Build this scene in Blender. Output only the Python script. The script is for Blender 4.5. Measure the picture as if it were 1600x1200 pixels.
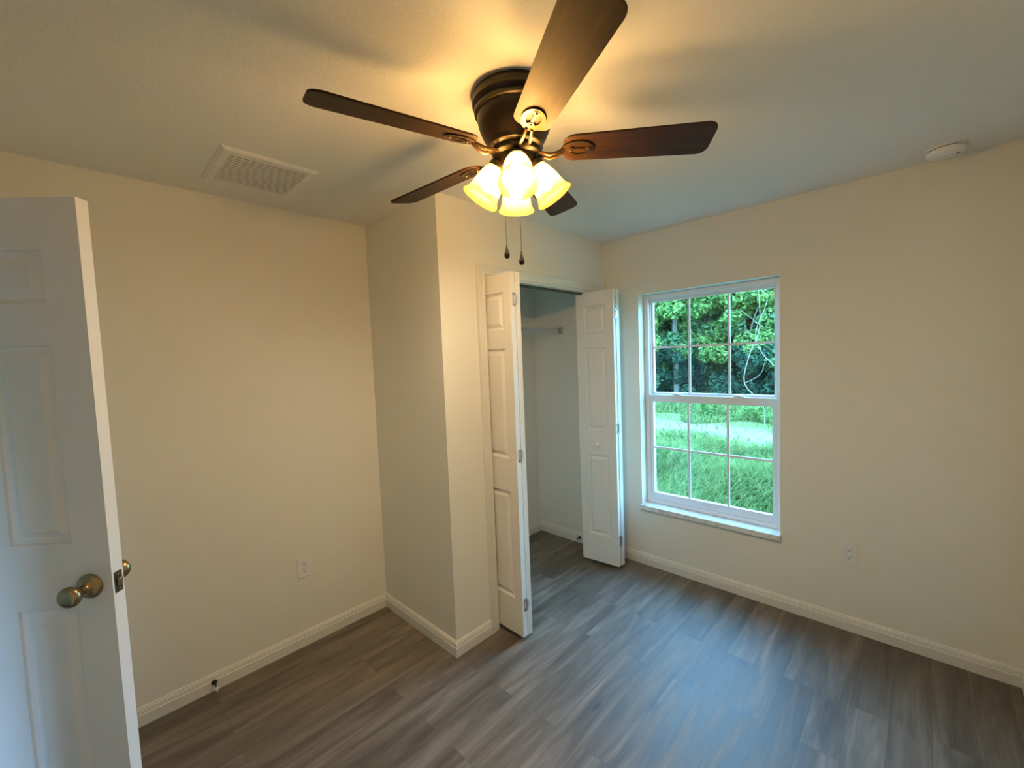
import bpy, bmesh, math, random
from mathutils import Vector, Matrix, Euler
import numpy as np
S = bpy.context.scene
COL = S.collection
for o in list(bpy.data.objects):
    bpy.data.objects.remove(o)

# ------------------------------------------------------------------ camera
CAM = Vector((-1.3295, -2.5138, 1.5829)); YAW, PITCH, ROLL, FPX = .8006, -.0596, -.0391, 663.4
fw = Vector((math.sin(YAW)*math.cos(PITCH), math.cos(YAW)*math.cos(PITCH), math.sin(PITCH)))
rt = fw.cross(Vector((0, 0, 1))).normalized(); up = rt.cross(fw)
rr = math.cos(ROLL)*rt+math.sin(ROLL)*up; uu = -math.sin(ROLL)*rt+math.cos(ROLL)*up
cd = bpy.data.cameras.new('camera'); cam = bpy.data.objects.new('camera', cd); COL.objects.link(cam)
m3 = Matrix((rr, uu, -fw)).transposed()
cam.matrix_world = Matrix.Translation(CAM) @ m3.to_4x4()
cd.sensor_width = 36; cd.lens = 36*FPX/1600; cd.clip_start = .02; cd.clip_end = 300
S.camera = cam
# ------------------------------------------------------------------ world, exposure
SKY = 17.5
w = bpy.data.worlds.new('overcast_sky'); S.world = w; w.use_nodes = True
nt = w.node_tree; nt.nodes.clear()
wo = nt.nodes.new('ShaderNodeOutputWorld'); bg = nt.nodes.new('ShaderNodeBackground')
tc = nt.nodes.new('ShaderNodeTexCoord'); sx = nt.nodes.new('ShaderNodeSeparateXYZ'); cr = nt.nodes.new('ShaderNodeValToRGB')
nt.links.new(tc.outputs['Generated'], sx.inputs[0]); nt.links.new(sx.outputs['Z'], cr.inputs[0])
cr.color_ramp.elements[0].position = 0; cr.color_ramp.elements[0].color = (.38, .66, 1.0, 1)
cr.color_ramp.elements[1].position = .7; cr.color_ramp.elements[1].color = (.24, .50, 1.0, 1)
nt.links.new(cr.outputs[0], bg.inputs[0]); bg.inputs[1].default_value = SKY
nt.links.new(bg.outputs[0], wo.inputs[0])
S.view_settings.view_transform = 'Standard'; S.view_settings.look = 'None'
S.view_settings.gamma = 1; S.view_settings.use_curve_mapping = False
S.view_settings.exposure = 0.5
LAMP = 635.0         # bulb radiance
S.cycles.max_bounces = 10; S.cycles.diffuse_bounces = 5; S.cycles.transparent_max_bounces = 12
S.cycles.caustics_reflective = False; S.cycles.caustics_refractive = False
S.cycles.sample_clamp_indirect = 4


def portal(name, loc, rot, sx_, sy_):
    l = bpy.data.lights.new(name, 'AREA'); l.shape = 'RECTANGLE'; l.size = sx_; l.size_y = sy_
    l.cycles.is_portal = True
    o = bpy.data.objects.new(name, l); o.location = loc; o.rotation_euler = rot; COL.objects.link(o)


portal('window_daylight_portal', (1.80, -1.4615, 1.235), (0, math.pi/2, 0), 1.52, .86)
portal('hall_daylight_portal', (-3.13, -2.35, .775), (0, -math.pi/2, 0), 1.35, .7)

# ------------------------------------------------------------------ materials


def mat(name, col, rough=.5, metal=0, bump=None, spec=None, var=None, trans=0, alpha=None):
    m = bpy.data.materials.new(name); m.use_nodes = True; n = m.node_tree; b = n.nodes['Principled BSDF']
    b.inputs['Base Color'].default_value = (*col, 1); b.inputs['Roughness'].default_value = rough
    b.inputs['Metallic'].default_value = metal
    if spec is not None: b.inputs['Specular IOR Level'].default_value = spec
    t = n.nodes.new('ShaderNodeTexCoord')
    if var:
        sc, amt = var
        no = n.nodes.new('ShaderNodeTexNoise'); no.inputs['Scale'].default_value = sc; no.inputs['Detail'].default_value = 4
        mr = n.nodes.new('ShaderNodeMapRange'); mr.inputs['To Min'].default_value = 1-amt; mr.inputs['To Max'].default_value = 1+amt
        mr.inputs['From Min'].default_value = .3; mr.inputs['From Max'].default_value = .7
        vm = n.nodes.new('ShaderNodeVectorMath'); vm.operation = 'SCALE'; vm.inputs[0].default_value = col
        n.links.new(t.outputs['Object'], no.inputs['Vector']); n.links.new(no.outputs['Fac'], mr.inputs['Value'])
        n.links.new(mr.outputs[0], vm.inputs['Scale']); n.links.new(vm.outputs[0], b.inputs['Base Color'])
    if bump:
        sc, st, dist = bump
        no = n.nodes.new('ShaderNodeTexNoise'); no.inputs['Scale'].default_value = sc; no.inputs['Detail'].default_value = 3
        bp = n.nodes.new('ShaderNodeBump'); bp.inputs['Strength'].default_value = st; bp.inputs['Distance'].default_value = dist
        n.links.new(t.outputs['Object'], no.inputs['Vector']); n.links.new(no.outputs['Fac'], bp.inputs['Height'])
        n.links.new(bp.outputs[0], b.inputs['Normal'])
    return m


M = {}
M['wall'] = mat('cream_wall_paint', (.80, .775, .69), .6, bump=(150, .28, .003), var=(1.5, .012))
M['ceil'] = mat('white_ceiling_paint', (.80, .785, .73), .8, bump=(95, .35, .004))
M['trim'] = mat('white_trim_paint', (.74, .72, .66), .42)
M['bifold'] = mat('white_bifold_paint', (.79, .765, .71), .42)
M['door'] = mat('white_door_paint', (.84, .825, .84), .42, bump=(300, .12, .001))
M['vinyl'] = mat('white_window_vinyl', (.80, .82, .85), .35)
M['plastic'] = mat('white_plastic', (.80, .79, .76), .35)
M['dark'] = mat('dark_slot', (.03, .028, .025), .6)
M['bronze'] = mat('oil_rubbed_bronze', (.009, .006, .005), .36, metal=.0, spec=.3)
M['bronze2'] = mat('brushed_bronze_bracket', (.06, .036, .018), .33, metal=.7)
M['brass'] = mat('antique_brass', (.36, .27, .15), .28, metal=1.0, var=(30, .15))
M['darkbrass'] = mat('dark_antique_brass', (.13, .10, .075), .35, metal=.9)
M['nickel'] = mat('zinc_hinge', (.55, .55, .54), .35, metal=.9)
M['ventwhite'] = mat('white_enamel_grille', (.80, .78, .75), .4)
M['rubber'] = mat('white_rubber', (.8, .8, .78), .6)
M['wire'] = mat('white_coated_wire', (.62, .63, .64), .4)
M['earth'] = mat('sandy_earth', (.55, .5, .45), .9, var=(3, .2))


def marble():
    m = mat('cultured_marble', (.8, .8, .8), .25); n = m.node_tree; b = n.nodes['Principled BSDF']
    t = n.nodes.new('ShaderNodeTexCoord'); no = n.nodes.new('ShaderNodeTexNoise'); no.inputs['Scale'].default_value = 7
    no.inputs['Detail'].default_value = 6; no.inputs['Distortion'].default_value = 1.6
    c = n.nodes.new('ShaderNodeValToRGB'); e = c.color_ramp.elements
    e[0].position = .44; e[0].color = (.78, .78, .77, 1); e[1].position = .52; e[1].color = (.78, .78, .77, 1)
    k = e.new(.48); k.color = (.60, .60, .62, 1)
    n.links.new(t.outputs['Object'], no.inputs['Vector']); n.links.new(no.outputs['Fac'], c.inputs[0]); n.links.new(c.outputs[0], b.inputs['Base Color'])
    return m


M['marble'] = marble()


def floor_mat():
    m = bpy.data.materials.new('grey_brown_vinyl_plank'); m.use_nodes = True; n = m.node_tree; b = n.nodes['Principled BSDF']
    L = n.links.new
    t = n.nodes.new('ShaderNodeTexCoord')
    br = n.nodes.new('ShaderNodeTexBrick'); br.offset = .37; br.squash = 1
    br.inputs['Scale'].default_value = 1; br.inputs['Brick Width'].default_value = .95; br.inputs['Row Height'].default_value = .128
    br.inputs['Mortar Size'].default_value = .0011; br.inputs['Mortar Smooth'].default_value = .2; br.inputs['Bias'].default_value = 0
    br.inputs['Color1'].default_value = (0, 0, 0, 1); br.inputs['Color2'].default_value = (1, 1, 1, 1); br.inputs['Mortar'].default_value = (.5, .5, .5, 1)
    L(t.outputs['Object'], br.inputs['Vector'])
    # per plank offset of the grain
    sep = n.nodes.new('ShaderNodeSeparateColor'); L(br.outputs['Color'], sep.inputs[0])
    comb = n.nodes.new('ShaderNodeCombineXYZ'); mu = n.nodes.new('ShaderNodeMath'); mu.operation = 'MULTIPLY'; mu.inputs[1].default_value = 37
    L(sep.outputs[0], mu.inputs[0]); L(mu.outputs[0], comb.inputs[0]); L(mu.outputs[0], comb.inputs[2])
    mp = n.nodes.new('ShaderNodeVectorMath'); mp.operation = 'MULTIPLY'; mp.inputs[1].default_value = (1.5, 11, 1); L(t.outputs['Object'], mp.inputs[0])
    ad = n.nodes.new('ShaderNodeVectorMath'); ad.operation = 'ADD'; L(mp.outputs[0], ad.inputs[0]); L(comb.outputs[0], ad.inputs[1])
    n1 = n.nodes.new('ShaderNodeTexNoise'); n1.inputs['Scale'].default_value = 1.0; n1.inputs['Detail'].default_value = 5; n1.inputs['Roughness'].default_value = .55; n1.inputs['Distortion'].default_value = .9
    L(ad.outputs[0], n1.inputs['Vector'])
    mp2 = n.nodes.new('ShaderNodeVectorMath'); mp2.operation = 'MULTIPLY'; mp2.inputs[1].default_value = (5, 120, 1); L(t.outputs['Object'], mp2.inputs[0])
    ad2 = n.nodes.new('ShaderNodeVectorMath'); ad2.operation = 'ADD'; L(mp2.outputs[0], ad2.inputs[0]); L(comb.outputs[0], ad2.inputs[1])
    n2 = n.nodes.new('ShaderNodeTexNoise'); n2.inputs['Scale'].default_value = 1.0; n2.inputs['Detail'].default_value = 3; L(ad2.outputs[0], n2.inputs['Vector'])
    c = n.nodes.new('ShaderNodeValToRGB'); e = c.color_ramp.elements
    e[0].position = .30; e[0].color = (.062, .044, .029, 1); e[1].position = .72; e[1].color = (.23, .19, .15, 1)
    k = e.new(.5); k.color = (.125, .099, .074, 1)
    L(n1.outputs['Fac'], c.inputs[0])
    # plank-to-plank brightness and fine grain
    r1 = n.nodes.new('ShaderNodeMapRange'); r1.inputs['To Min'].default_value = .84; r1.inputs['To Max'].default_value = 1.2; L(sep.outputs[0], r1.inputs['Value'])
    r2 = n.nodes.new('ShaderNodeMapRange'); r2.inputs['From Min'].default_value = .3; r2.inputs['From Max'].default_value = .7; r2.inputs['To Min'].default_value = .84; r2.inputs['To Max'].default_value = 1.16; L(n2.outputs['Fac'], r2.inputs['Value'])
    mm = n.nodes.new('ShaderNodeMath'); mm.operation = 'MULTIPLY'; L(r1.outputs[0], mm.inputs[0]); L(r2.outputs[0], mm.inputs[1])
    r3 = n.nodes.new('ShaderNodeMapRange'); r3.inputs['To Min'].default_value = 1; r3.inputs['To Max'].default_value = .6; L(br.outputs['Fac'], r3.inputs['Value'])
    m2 = n.nodes.new('ShaderNodeMath'); m2.operation = 'MULTIPLY'; L(mm.outputs[0], m2.inputs[0]); L(r3.outputs[0], m2.inputs[1])
    # knots
    vo = n.nodes.new('ShaderNodeTexVoronoi'); vo.inputs['Scale'].default_value = 1
    mp3 = n.nodes.new('ShaderNodeVectorMath'); mp3.operation = 'MULTIPLY'; mp3.inputs[1].default_value = (2.4, 6.5, 1); L(t.outputs['Object'], mp3.inputs[0])
    L(mp3.outputs[0], vo.inputs['Vector'])
    r4 = n.nodes.new('ShaderNodeMapRange'); r4.inputs['From Min'].default_value = .03; r4.inputs['From Max'].default_value = .13; r4.inputs['To Min'].default_value = .45; r4.inputs['To Max'].default_value = 1; L(vo.outputs['Distance'], r4.inputs['Value'])
    m3_ = n.nodes.new('ShaderNodeMath'); m3_.operation = 'MULTIPLY'; L(m2.outputs[0], m3_.inputs[0]); L(r4.outputs[0], m3_.inputs[1])
    vs = n.nodes.new('ShaderNodeVectorMath'); vs.operation = 'SCALE'; L(c.outputs[0], vs.inputs[0]); L(m3_.outputs[0], vs.inputs['Scale'])
    L(vs.outputs[0], b.inputs['Base Color'])
    rr_ = n.nodes.new('ShaderNodeMapRange'); rr_.inputs['To Min'].default_value = .45; rr_.inputs['To Max'].default_value = .70; L(n1.outputs['Fac'], rr_.inputs['Value']); L(rr_.outputs[0], b.inputs['Roughness'])
    b.inputs['Specular IOR Level'].default_value = .95
    bp = n.nodes.new('ShaderNodeBump'); bp.inputs['Strength'].default_value = .15; bp.inputs['Distance'].default_value = .002
    L(n2.outputs['Fac'], bp.inputs['Height']); L(bp.outputs[0], b.inputs['Normal'])
    return m


M['floor'] = floor_mat()


def blade_mat():
    m = mat('dark_walnut_blade', (.07, .03, .015), .5, spec=.2); n = m.node_tree; b = n.nodes['Principled BSDF']
    t = n.nodes.new('ShaderNodeTexCoord'); mp = n.nodes.new('ShaderNodeVectorMath'); mp.operation = 'MULTIPLY'; mp.inputs[1].default_value = (4, 60, 4)
    no = n.nodes.new('ShaderNodeTexNoise'); no.inputs['Scale'].default_value = 1; no.inputs['Detail'].default_value = 5
    c = n.nodes.new('ShaderNodeValToRGB'); e = c.color_ramp.elements
    e[0].position = .3; e[0].color = (.016, .0075, .004, 1); e[1].position = .7; e[1].color = (.045, .021, .011, 1)
    n.links.new(t.outputs['Object'], mp.inputs[0]); n.links.new(mp.outputs[0], no.inputs['Vector']); n.links.new(no.outputs['Fac'], c.inputs[0]); n.links.new(c.outputs[0], b.inputs['Base Color'])
    return m


M['blade'] = blade_mat()


def glass_mat(name, tint, refl):
    m = bpy.data.materials.new(name); m.use_nodes = True; n = m.node_tree; n.nodes.clear()
    o = n.nodes.new('ShaderNodeOutputMaterial'); t = n.nodes.new('ShaderNodeBsdfTransparent'); t.inputs[0].default_value = (*tint, 1)
    g = n.nodes.new('ShaderNodeBsdfGlossy'); g.inputs['Roughness'].default_value = .0; g.inputs[0].default_value = (*refl, 1)
    f = n.nodes.new('ShaderNodeFresnel')
    ge = n.nodes.new('ShaderNodeNewGeometry'); mr = n.nodes.new('ShaderNodeMapRange'); mr.inputs['To Min'].default_value = 1.45; mr.inputs['To Max'].default_value = 1/1.45; n.links.new(ge.outputs['Backfacing'], mr.inputs['Value']); n.links.new(mr.outputs[0], f.inputs[0])
    mx = n.nodes.new('ShaderNodeMixShader'); n.links.new(f.outputs[0], mx.inputs[0]); n.links.new(t.outputs[0], mx.inputs[1]); n.links.new(g.outputs[0], mx.inputs[2]); n.links.new(mx.outputs[0], o.inputs[0])
    return m


M['glass'] = glass_mat('low_e_window_glass', (.80, .97, .93), (.9, .95, 1))


def shade_mat():
    m = bpy.data.materials.new('amber_frosted_glass'); m.use_nodes = True; n = m.node_tree; n.nodes.clear()
    o = n.nodes.new('ShaderNodeOutputMaterial')
    tp = n.nodes.new('ShaderNodeBsdfTransparent'); tp.inputs[0].default_value = (1, .88, .64, 1)
    tl = n.nodes.new('ShaderNodeBsdfTranslucent'); tl.inputs[0].default_value = (.62, .36, .055, 1)
    df = n.nodes.new('ShaderNodeBsdfDiffuse'); df.inputs[0].default_value = (.35, .22, .05, 1)
    m1 = n.nodes.new('ShaderNodeMixShader'); m1.inputs[0].default_value = .35
    m2 = n.nodes.new('ShaderNodeMixShader'); m2.inputs[0].default_value = .60
    n.links.new(tl.outputs[0], m1.inputs[1]); n.links.new(df.outputs[0], m1.inputs[2])
    n.links.new(tp.outputs[0], m2.inputs[1]); n.links.new(m1.outputs[0], m2.inputs[2]); n.links.new(m2.outputs[0], o.inputs[0])
    return m


M['shade'] = shade_mat()


def emit_mat(name, col, st):
    m = bpy.data.materials.new(name); m.use_nodes = True; n = m.node_tree; n.nodes.clear()
    o = n.nodes.new('ShaderNodeOutputMaterial'); e = n.nodes.new('ShaderNodeEmission'); e.inputs[0].default_value = (*col, 1); e.inputs[1].default_value = st
    n.links.new(e.outputs[0], o.inputs[0]); return m


M['bulb'] = emit_mat('lit_bulb', (1, .78, .485), LAMP)


def leaf_mat(name, c1, c2, sc=3.5):
    m = bpy.data.materials.new(name); m.use_nodes = True; n = m.node_tree; n.nodes.clear(); L = n.links.new
    o = n.nodes.new('ShaderNodeOutputMaterial'); t = n.nodes.new('ShaderNodeTexCoord')
    no = n.nodes.new('ShaderNodeTexNoise'); no.inputs['Scale'].default_value = sc; no.inputs['Detail'].default_value = 6; no.inputs['Roughness'].default_value = .7
    c = n.nodes.new('ShaderNodeValToRGB'); c.color_ramp.elements[0].position = .40; c.color_ramp.elements[0].color = (*c1, 1); c.color_ramp.elements[1].position = .60; c.color_ramp.elements[1].color = (*c2, 1)
    L(t.outputs['Object'], no.inputs['Vector']); L(no.outputs['Fac'], c.inputs[0])
    d = n.nodes.new('ShaderNodeBsdfDiffuse'); tl = n.nodes.new('ShaderNodeBsdfTranslucent'); mx = n.nodes.new('ShaderNodeMixShader'); mx.inputs[0].default_value = .35
    L(c.outputs[0], d.inputs[0]); L(c.outputs[0], tl.inputs[0]); L(d.outputs[0], mx.inputs[1]); L(tl.outputs[0], mx.inputs[2]); L(mx.outputs[0], o.inputs[0])
    return m


M['leafA'] = leaf_mat('bright_green_leaves', (0.0487, 0.1058, 0.0299), (0.2279, 0.3172, 0.0895))
M['leafB'] = leaf_mat('mid_green_leaves', (0.0445, 0.1047, 0.0426), (0.1564, 0.2584, 0.1154))
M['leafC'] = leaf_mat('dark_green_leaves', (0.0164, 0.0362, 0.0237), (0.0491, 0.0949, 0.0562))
M['grass'] = leaf_mat('meadow_grass_blades', (0.0651, 0.1106, 0.0276), (0.2137, 0.2374, 0.0856), 9)
M['bark'] = mat('grey_brown_bark', (.12, .095, .075), .9, var=(9, .3))
M['stem'] = mat('pale_bare_stem', (0.2730, 0.2075, 0.1673), .8)


def ground_mat():
    m = mat('meadow_ground', (.1, .2, .06), .95); n = m.node_tree; b = n.nodes['Principled BSDF']; L = n.links.new
    b.inputs['Specular IOR Level'].default_value = 0
    t = n.nodes.new('ShaderNodeTexCoord')
    n1 = n.nodes.new('ShaderNodeTexNoise'); n1.inputs['Scale'].default_value = 9; n1.inputs['Detail'].default_value = 8; n1.inputs['Roughness'].default_value = .75
    L(t.outputs['Object'], n1.inputs['Vector'])
    g = n.nodes.new('ShaderNodeValToRGB'); g.color_ramp.elements[0].position = .3; g.color_ramp.elements[0].color = (0.0554, 0.0844, 0.0239, 1); g.color_ramp.elements[1].position = .7; g.color_ramp.elements[1].color = (0.1762, 0.1810, 0.0681, 1)
    L(n1.outputs['Fac'], g.inputs[0])
    s = n.nodes.new('ShaderNodeValToRGB'); s.color_ramp.elements[0].position = .3; s.color_ramp.elements[0].color = (0.1023, 0.0668, 0.0503, 1); s.color_ramp.elements[1].position = .65; s.color_ramp.elements[1].color = (0.2349, 0.1561, 0.1263, 1)
    L(n1.outputs['Fac'], s.inputs[0])
    # a worn sandy track: band of distance from the house, broken by noise
    sp = n.nodes.new('ShaderNodeSeparateXYZ'); L(t.outputs['Object'], sp.inputs[0])
    n2 = n.nodes.new('ShaderNodeTexNoise'); n2.inputs['Scale'].default_value = .9; n2.inputs['Detail'].default_value = 6; n2.inputs['Roughness'].default_value = .7; L(t.outputs['Object'], n2.inputs['Vector'])
    a = n.nodes.new('ShaderNodeMath'); a.operation = 'MULTIPLY_ADD'; a.inputs[1].default_value = -.25; L(sp.outputs['Y'], a.inputs[0]); L(sp.outputs['X'], a.inputs[2])
    d = n.nodes.new('ShaderNodeMath'); d.operation = 'SUBTRACT'; d.inputs[1].default_value = 8.4; L(a.outputs[0], d.inputs[0])
    ab = n.nodes.new('ShaderNodeMath'); ab.operation = 'ABSOLUTE'; L(d.outputs[0], ab.inputs[0])
    r = n.nodes.new('ShaderNodeMapRange'); r.inputs['From Min'].default_value = 0; r.inputs['From Max'].default_value = 2.6; r.inputs['To Min'].default_value = .64; r.inputs['To Max'].default_value = -.15; r.clamp = False; L(ab.outputs[0], r.inputs['Value'])
    sm = n.nodes.new('ShaderNodeMath'); sm.operation = 'ADD'; L(r.outputs[0], sm.inputs[0]); L(n2.outputs['Fac'], sm.inputs[1])
    th = n.nodes.new('ShaderNodeMapRange'); th.inputs['From Min'].default_value = .92; th.inputs['From Max'].default_value = 1.06; L(sm.outputs[0], th.inputs['Value'])
    mx = n.nodes.new('ShaderNodeMix'); mx.data_type = 'RGBA'; L(th.outputs[0], mx.inputs[0]); L(g.outputs[0], mx.inputs[6]); L(s.outputs[0], mx.inputs[7]); L(mx.outputs[2], b.inputs['Base Color'])
    return m


M['ground'] = ground_mat()

# ------------------------------------------------------------------ mesh helpers


class MB:
    def __init__(self): self.bm = bmesh.new()

    def box(self, x0, x1, y0, y1, z0, z1, bev=0, seg=2):
        b = self.bm; c = [b.verts.new((x, y, z)) for x in (x0, x1) for y in (y0, y1) for z in (z0, z1)]
        fs = [b.faces.new([c[i] for i in q]) for q in ((0, 1, 3, 2), (4, 6, 7, 5), (0, 4, 5, 1), (2, 3, 7, 6), (0, 2, 6, 4), (1, 5, 7, 3))]
        if bev:
            es = list({e for f in fs for e in f.edges}); bmesh.ops.bevel(b, geom=es, offset=bev, segments=seg, affect='EDGES', profile=.6)
        return self

    def tube(self, pts, r, n=8, close=True):
        pts = [Vector(p) for p in pts]; rs = r if isinstance(r, (list, tuple)) else [r]*len(pts); rings = []; prev = None
        for i, p in enumerate(pts):
            d = (pts[min(i+1, len(pts)-1)]-pts[max(i-1, 0)]).normalized()
            if prev is None: a = d.orthogonal().normalized()
            else: a = (prev-d*prev.dot(d)).normalized()
            prev = a; bb = d.cross(a)
            rings.append([self.bm.verts.new(p+(a*math.cos(t)+bb*math.sin(t))*rs[i]) for t in [2*math.pi*k/n for k in range(n)]])
        for A, B in zip(rings, rings[1:]):
            for k in range(n): self.bm.faces.new((A[k], A[(k+1) % n], B[(k+1) % n], B[k]))
        if close: self.bm.faces.new(rings[0][::-1]); self.bm.faces.new(rings[-1])
        return self

    def lathe(self, prof, mtx=None, n=32, sx_=1, sy_=1):
        mtx = mtx or Matrix(); rings = []
        for r, z in prof:
            if r < 1e-6: rings.append([self.bm.verts.new(mtx @ Vector((0, 0, z)))])
            else: rings.append([self.bm.verts.new(mtx @ Vector((r*math.cos(t)*sx_, r*math.sin(t)*sy_, z))) for t in [2*math.pi*k/n for k in range(n)]])
        for A, B in zip(rings, rings[1:]):
            for k in range(n):
                k2 = (k+1) % n
                if len(A) == 1 and len(B) == 1: continue
                if len(A) == 1: self.bm.faces.new((A[0], B[k], B[k2]))
                elif len(B) == 1: self.bm.faces.new((A[k], B[0], A[k2]))
                else: self.bm.faces.new((A[k], B[k], B[k2], A[k2]))
        return self

    def prism(self, outline, z0, z1, mtx=None):
        mtx = mtx or Matrix(); b = self.bm
        A = [b.verts.new(mtx @ Vector((x, y, z0))) for x, y in outline]; B = [b.verts.new(mtx @ Vector((x, y, z1))) for x, y in outline]
        b.faces.new(A[::-1]); b.faces.new(B); n = len(A)
        for k in range(n): b.faces.new((A[k], A[(k+1) % n], B[(k+1) % n], B[k]))
        return self

    def sweep(self, prof, p0, p1, nrm, miter0=0, miter1=0):
        """profile (out, z) swept from p0 to p1 along a wall whose outward normal is nrm; mitre shifts the ends along the run with 'out'"""
        p0 = Vector(p0); p1 = Vector(p1); d = (p1-p0).normalized(); nrm = Vector(nrm); b = self.bm
        A = [b.verts.new(p0+nrm*o-d*miter0*o+Vector((0, 0, z))) for o, z in prof]; B = [b.verts.new(p1+nrm*o+d*miter1*o+Vector((0, 0, z))) for o, z in prof]
        n = len(A)
        for k in range(n): b.faces.new((A[k], A[(k+1) % n], B[(k+1) % n], B[k]))
        b.faces.new(A[::-1]); b.faces.new(B); return self

    def build(self, name, m, parent=None, smooth=None, loc=None):
        bmesh.ops.recalc_face_normals(self.bm, faces=self.bm.faces)
        me = bpy.data.meshes.new(name); self.bm.to_mesh(me); self.bm.free(); me.materials.append(m)
        o = bpy.data.objects.new(name, me); COL.objects.link(o)
        if smooth is not None:
            me.polygons.foreach_set('use_smooth', [True]*len(me.polygons)); me.set_sharp_from_angle(angle=math.radians(smooth))
        if parent: o.parent = parent
        if loc: o.location = loc
        return o


def tag(o, label=None, cat=None, group=None, kind=None):
    if label: o['label'] = label
    if cat: o['category'] = cat
    if group: o['group'] = group
    if kind: o['kind'] = kind
    return o


def empty(name, loc=(0, 0, 0), rz=0):
    o = bpy.data.objects.new(name, None); o.empty_display_size = .1; o.location = loc; o.rotation_euler = (0, 0, rz); COL.objects.link(o); return o


def struct(o, label=None): o['kind'] = 'structure'; (label and o.__setitem__('label', label)); return o


# ------------------------------------------------------------------ room
H = 2.44; WX = 1.574; LX = -1.80; FY = -2.87; CD = -.735; T = .115; XT = .2
struct(MB().box(-3.2, WX+XT, -3.1, .2, -.1, 0).build('floor', M['floor']))
struct(MB().box(-3.2, WX+XT, -3.1, .2, H, H+.1).build('ceiling', M['ceil']))
struct(MB().box(LX-T, WX, 0, .2, 0, H).build('wall_back', M['wall']))
# window wall with opening
Y0, Y1, Z0, Z1 = -1.907, -1.012, .440, 2.012
b = MB(); b.box(WX, WX+XT, Y1, .2, 0, H); b.box(WX, WX+XT, -3.1, Y0, 0, H); b.box(WX, WX+XT, Y0, Y1, 0, Z0); b.box(WX, WX+XT, Y0, Y1, Z1, H)
struct(b.build('wall_right', M['wall']))
# left wall with the bedroom doorway
DY0, DY1, DZ = -1.20, -.52, 2.075
b = MB(); b.box(LX-T, LX, DY1, 0, 0, H); b.box(LX-T, LX, FY-.115, DY0, 0, H); b.box(LX-T, LX, DY0, DY1, DZ, H)
struct(b.build('wall_left', M['wall']))
struct(MB().box(LX-T, WX, FY-T, FY, 0, H).build('wall_front', M['wall']))
struct(MB().box(0, .1, CD+T, 0, 0, H).build('wall_closet_side', M['wall']))
OX0, OX1, OZ = .305, 1.512, 2.058
b = MB(); b.box(0, OX0, CD, CD+T, 0, H); b.box(OX1, WX, CD, CD+T, 0, H); b.box(OX0, OX1, CD, CD+T, OZ, H)
struct(b.build('wall_closet_front', M['wall']))
# hall seen by nobody but open to daylight, beyond the bedroom doorway
b = MB(); b.box(-3.2, -3.1, -3.1, -2.70, 0, H); b.box(-3.2, -3.1, -2.0, .2, 0, H); b.box(-3.2, -3.1, -2.70, -2.0, 1.45, H); b.box(-3.2, -3.1, -2.70, -2.0, 0, .1)
struct(b.build('wall_hall_left', M['wall']))
struct(MB().box(-3.1, LX-T, 0, .2, 0, H).build('wall_hall_back', M['wall']))
struct(MB().box(-3.1, LX-T, -3.1, -2.985, 0, H).build('wall_hall_front', M['wall']))
# baseboards: moulded profile
BP = [(0, 0), (.014, 0), (.014, .050), (.0105, .053), (.0105, .058), (.0125, .060), (.0105, .064), (.0105, .070), (.0065, .076), (.006, .080), (0, .083)]


def base(name, runs):
    mb = MB()
    for p0, p1, nrm, a, c in runs: mb.sweep(BP, p0, p1, nrm, a, c)
    struct(mb.build(name, M['trim']))


base('baseboard_back', [((LX, 0, 0), (0, 0, 0), (0, -1, 0), -1, -1)])
base('baseboard_closet_side', [((0, 0, 0), (0, CD, 0), (-1, 0, 0), -1, 1)])
base('baseboard_closet_front', [((0, CD, 0), (OX0-.057, CD, 0), (0, -1, 0), 1, 0)])
base('baseboard_right', [((WX, CD, 0), (WX, FY, 0), (-1, 0, 0), 0, -1)])
base('baseboard_front', [((WX, FY, 0), (LX, FY, 0), (0, 1, 0), -1, -1)])
base('baseboard_left', [((LX, DY1+.057, 0), (LX, 0, 0), (1, 0, 0), 0, -1), ((LX, FY, 0), (LX, DY0-.057, 0), (1, 0, 0), -1, 0)])
base('baseboard_closet_back', [((.1, 0, 0), (WX, 0, 0), (0, -1, 0), -1, -1)])
base('baseboard_closet_right', [((WX, 0, 0), (WX, CD+T, 0), (-1, 0, 0), -1, 0)])


def casing_profile(mb, pts):
    """moulded door casing; pts = list of (inner, outer) corner pairs in the wall plane as 3D, nrm outward"""
    pass


def casing(name, axis, c, nrm, a0, a1, zt, wd=.057):
    """casing around an opening a0..a1 on plane axis=c; nrm = +-1 outward. three mitred members"""
    prof = [(0, 0), (0, .010), (.006, .012), (.014, .009), (.030, .013), (.045, .017), (.057, .017), (.057, 0)]
    mb = MB(); bm = mb.bm

    def P(a, out, z): return Vector((a, c+nrm*out, z)) if axis == 1 else Vector((c+nrm*out, a, z))
    rings = []
    for (sa, sz, a, z) in ((-1, 0, a0, 0), (-1, 1, a0, zt), (1, 1, a1, zt), (1, 0, a1, 0)):
        rings.append([bm.verts.new(P(a+sa*u, o, z+sz*u)) for u, o in prof])
    for A, B in zip(rings, rings[1:]):
        for k in range(len(A)): bm.faces.new((A[k], A[(k+1) % len(A)], B[(k+1) % len(A)], B[k]))
    bm.faces.new(rings[0]); bm.faces.new(rings[-1][::-1])
    return struct(mb.build(name, M['trim']))


casing('trim_1', 1, CD, -1, OX0, OX1, OZ)
casing('trim_2', 0, LX, 1, DY0, DY1, DZ)
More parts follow.
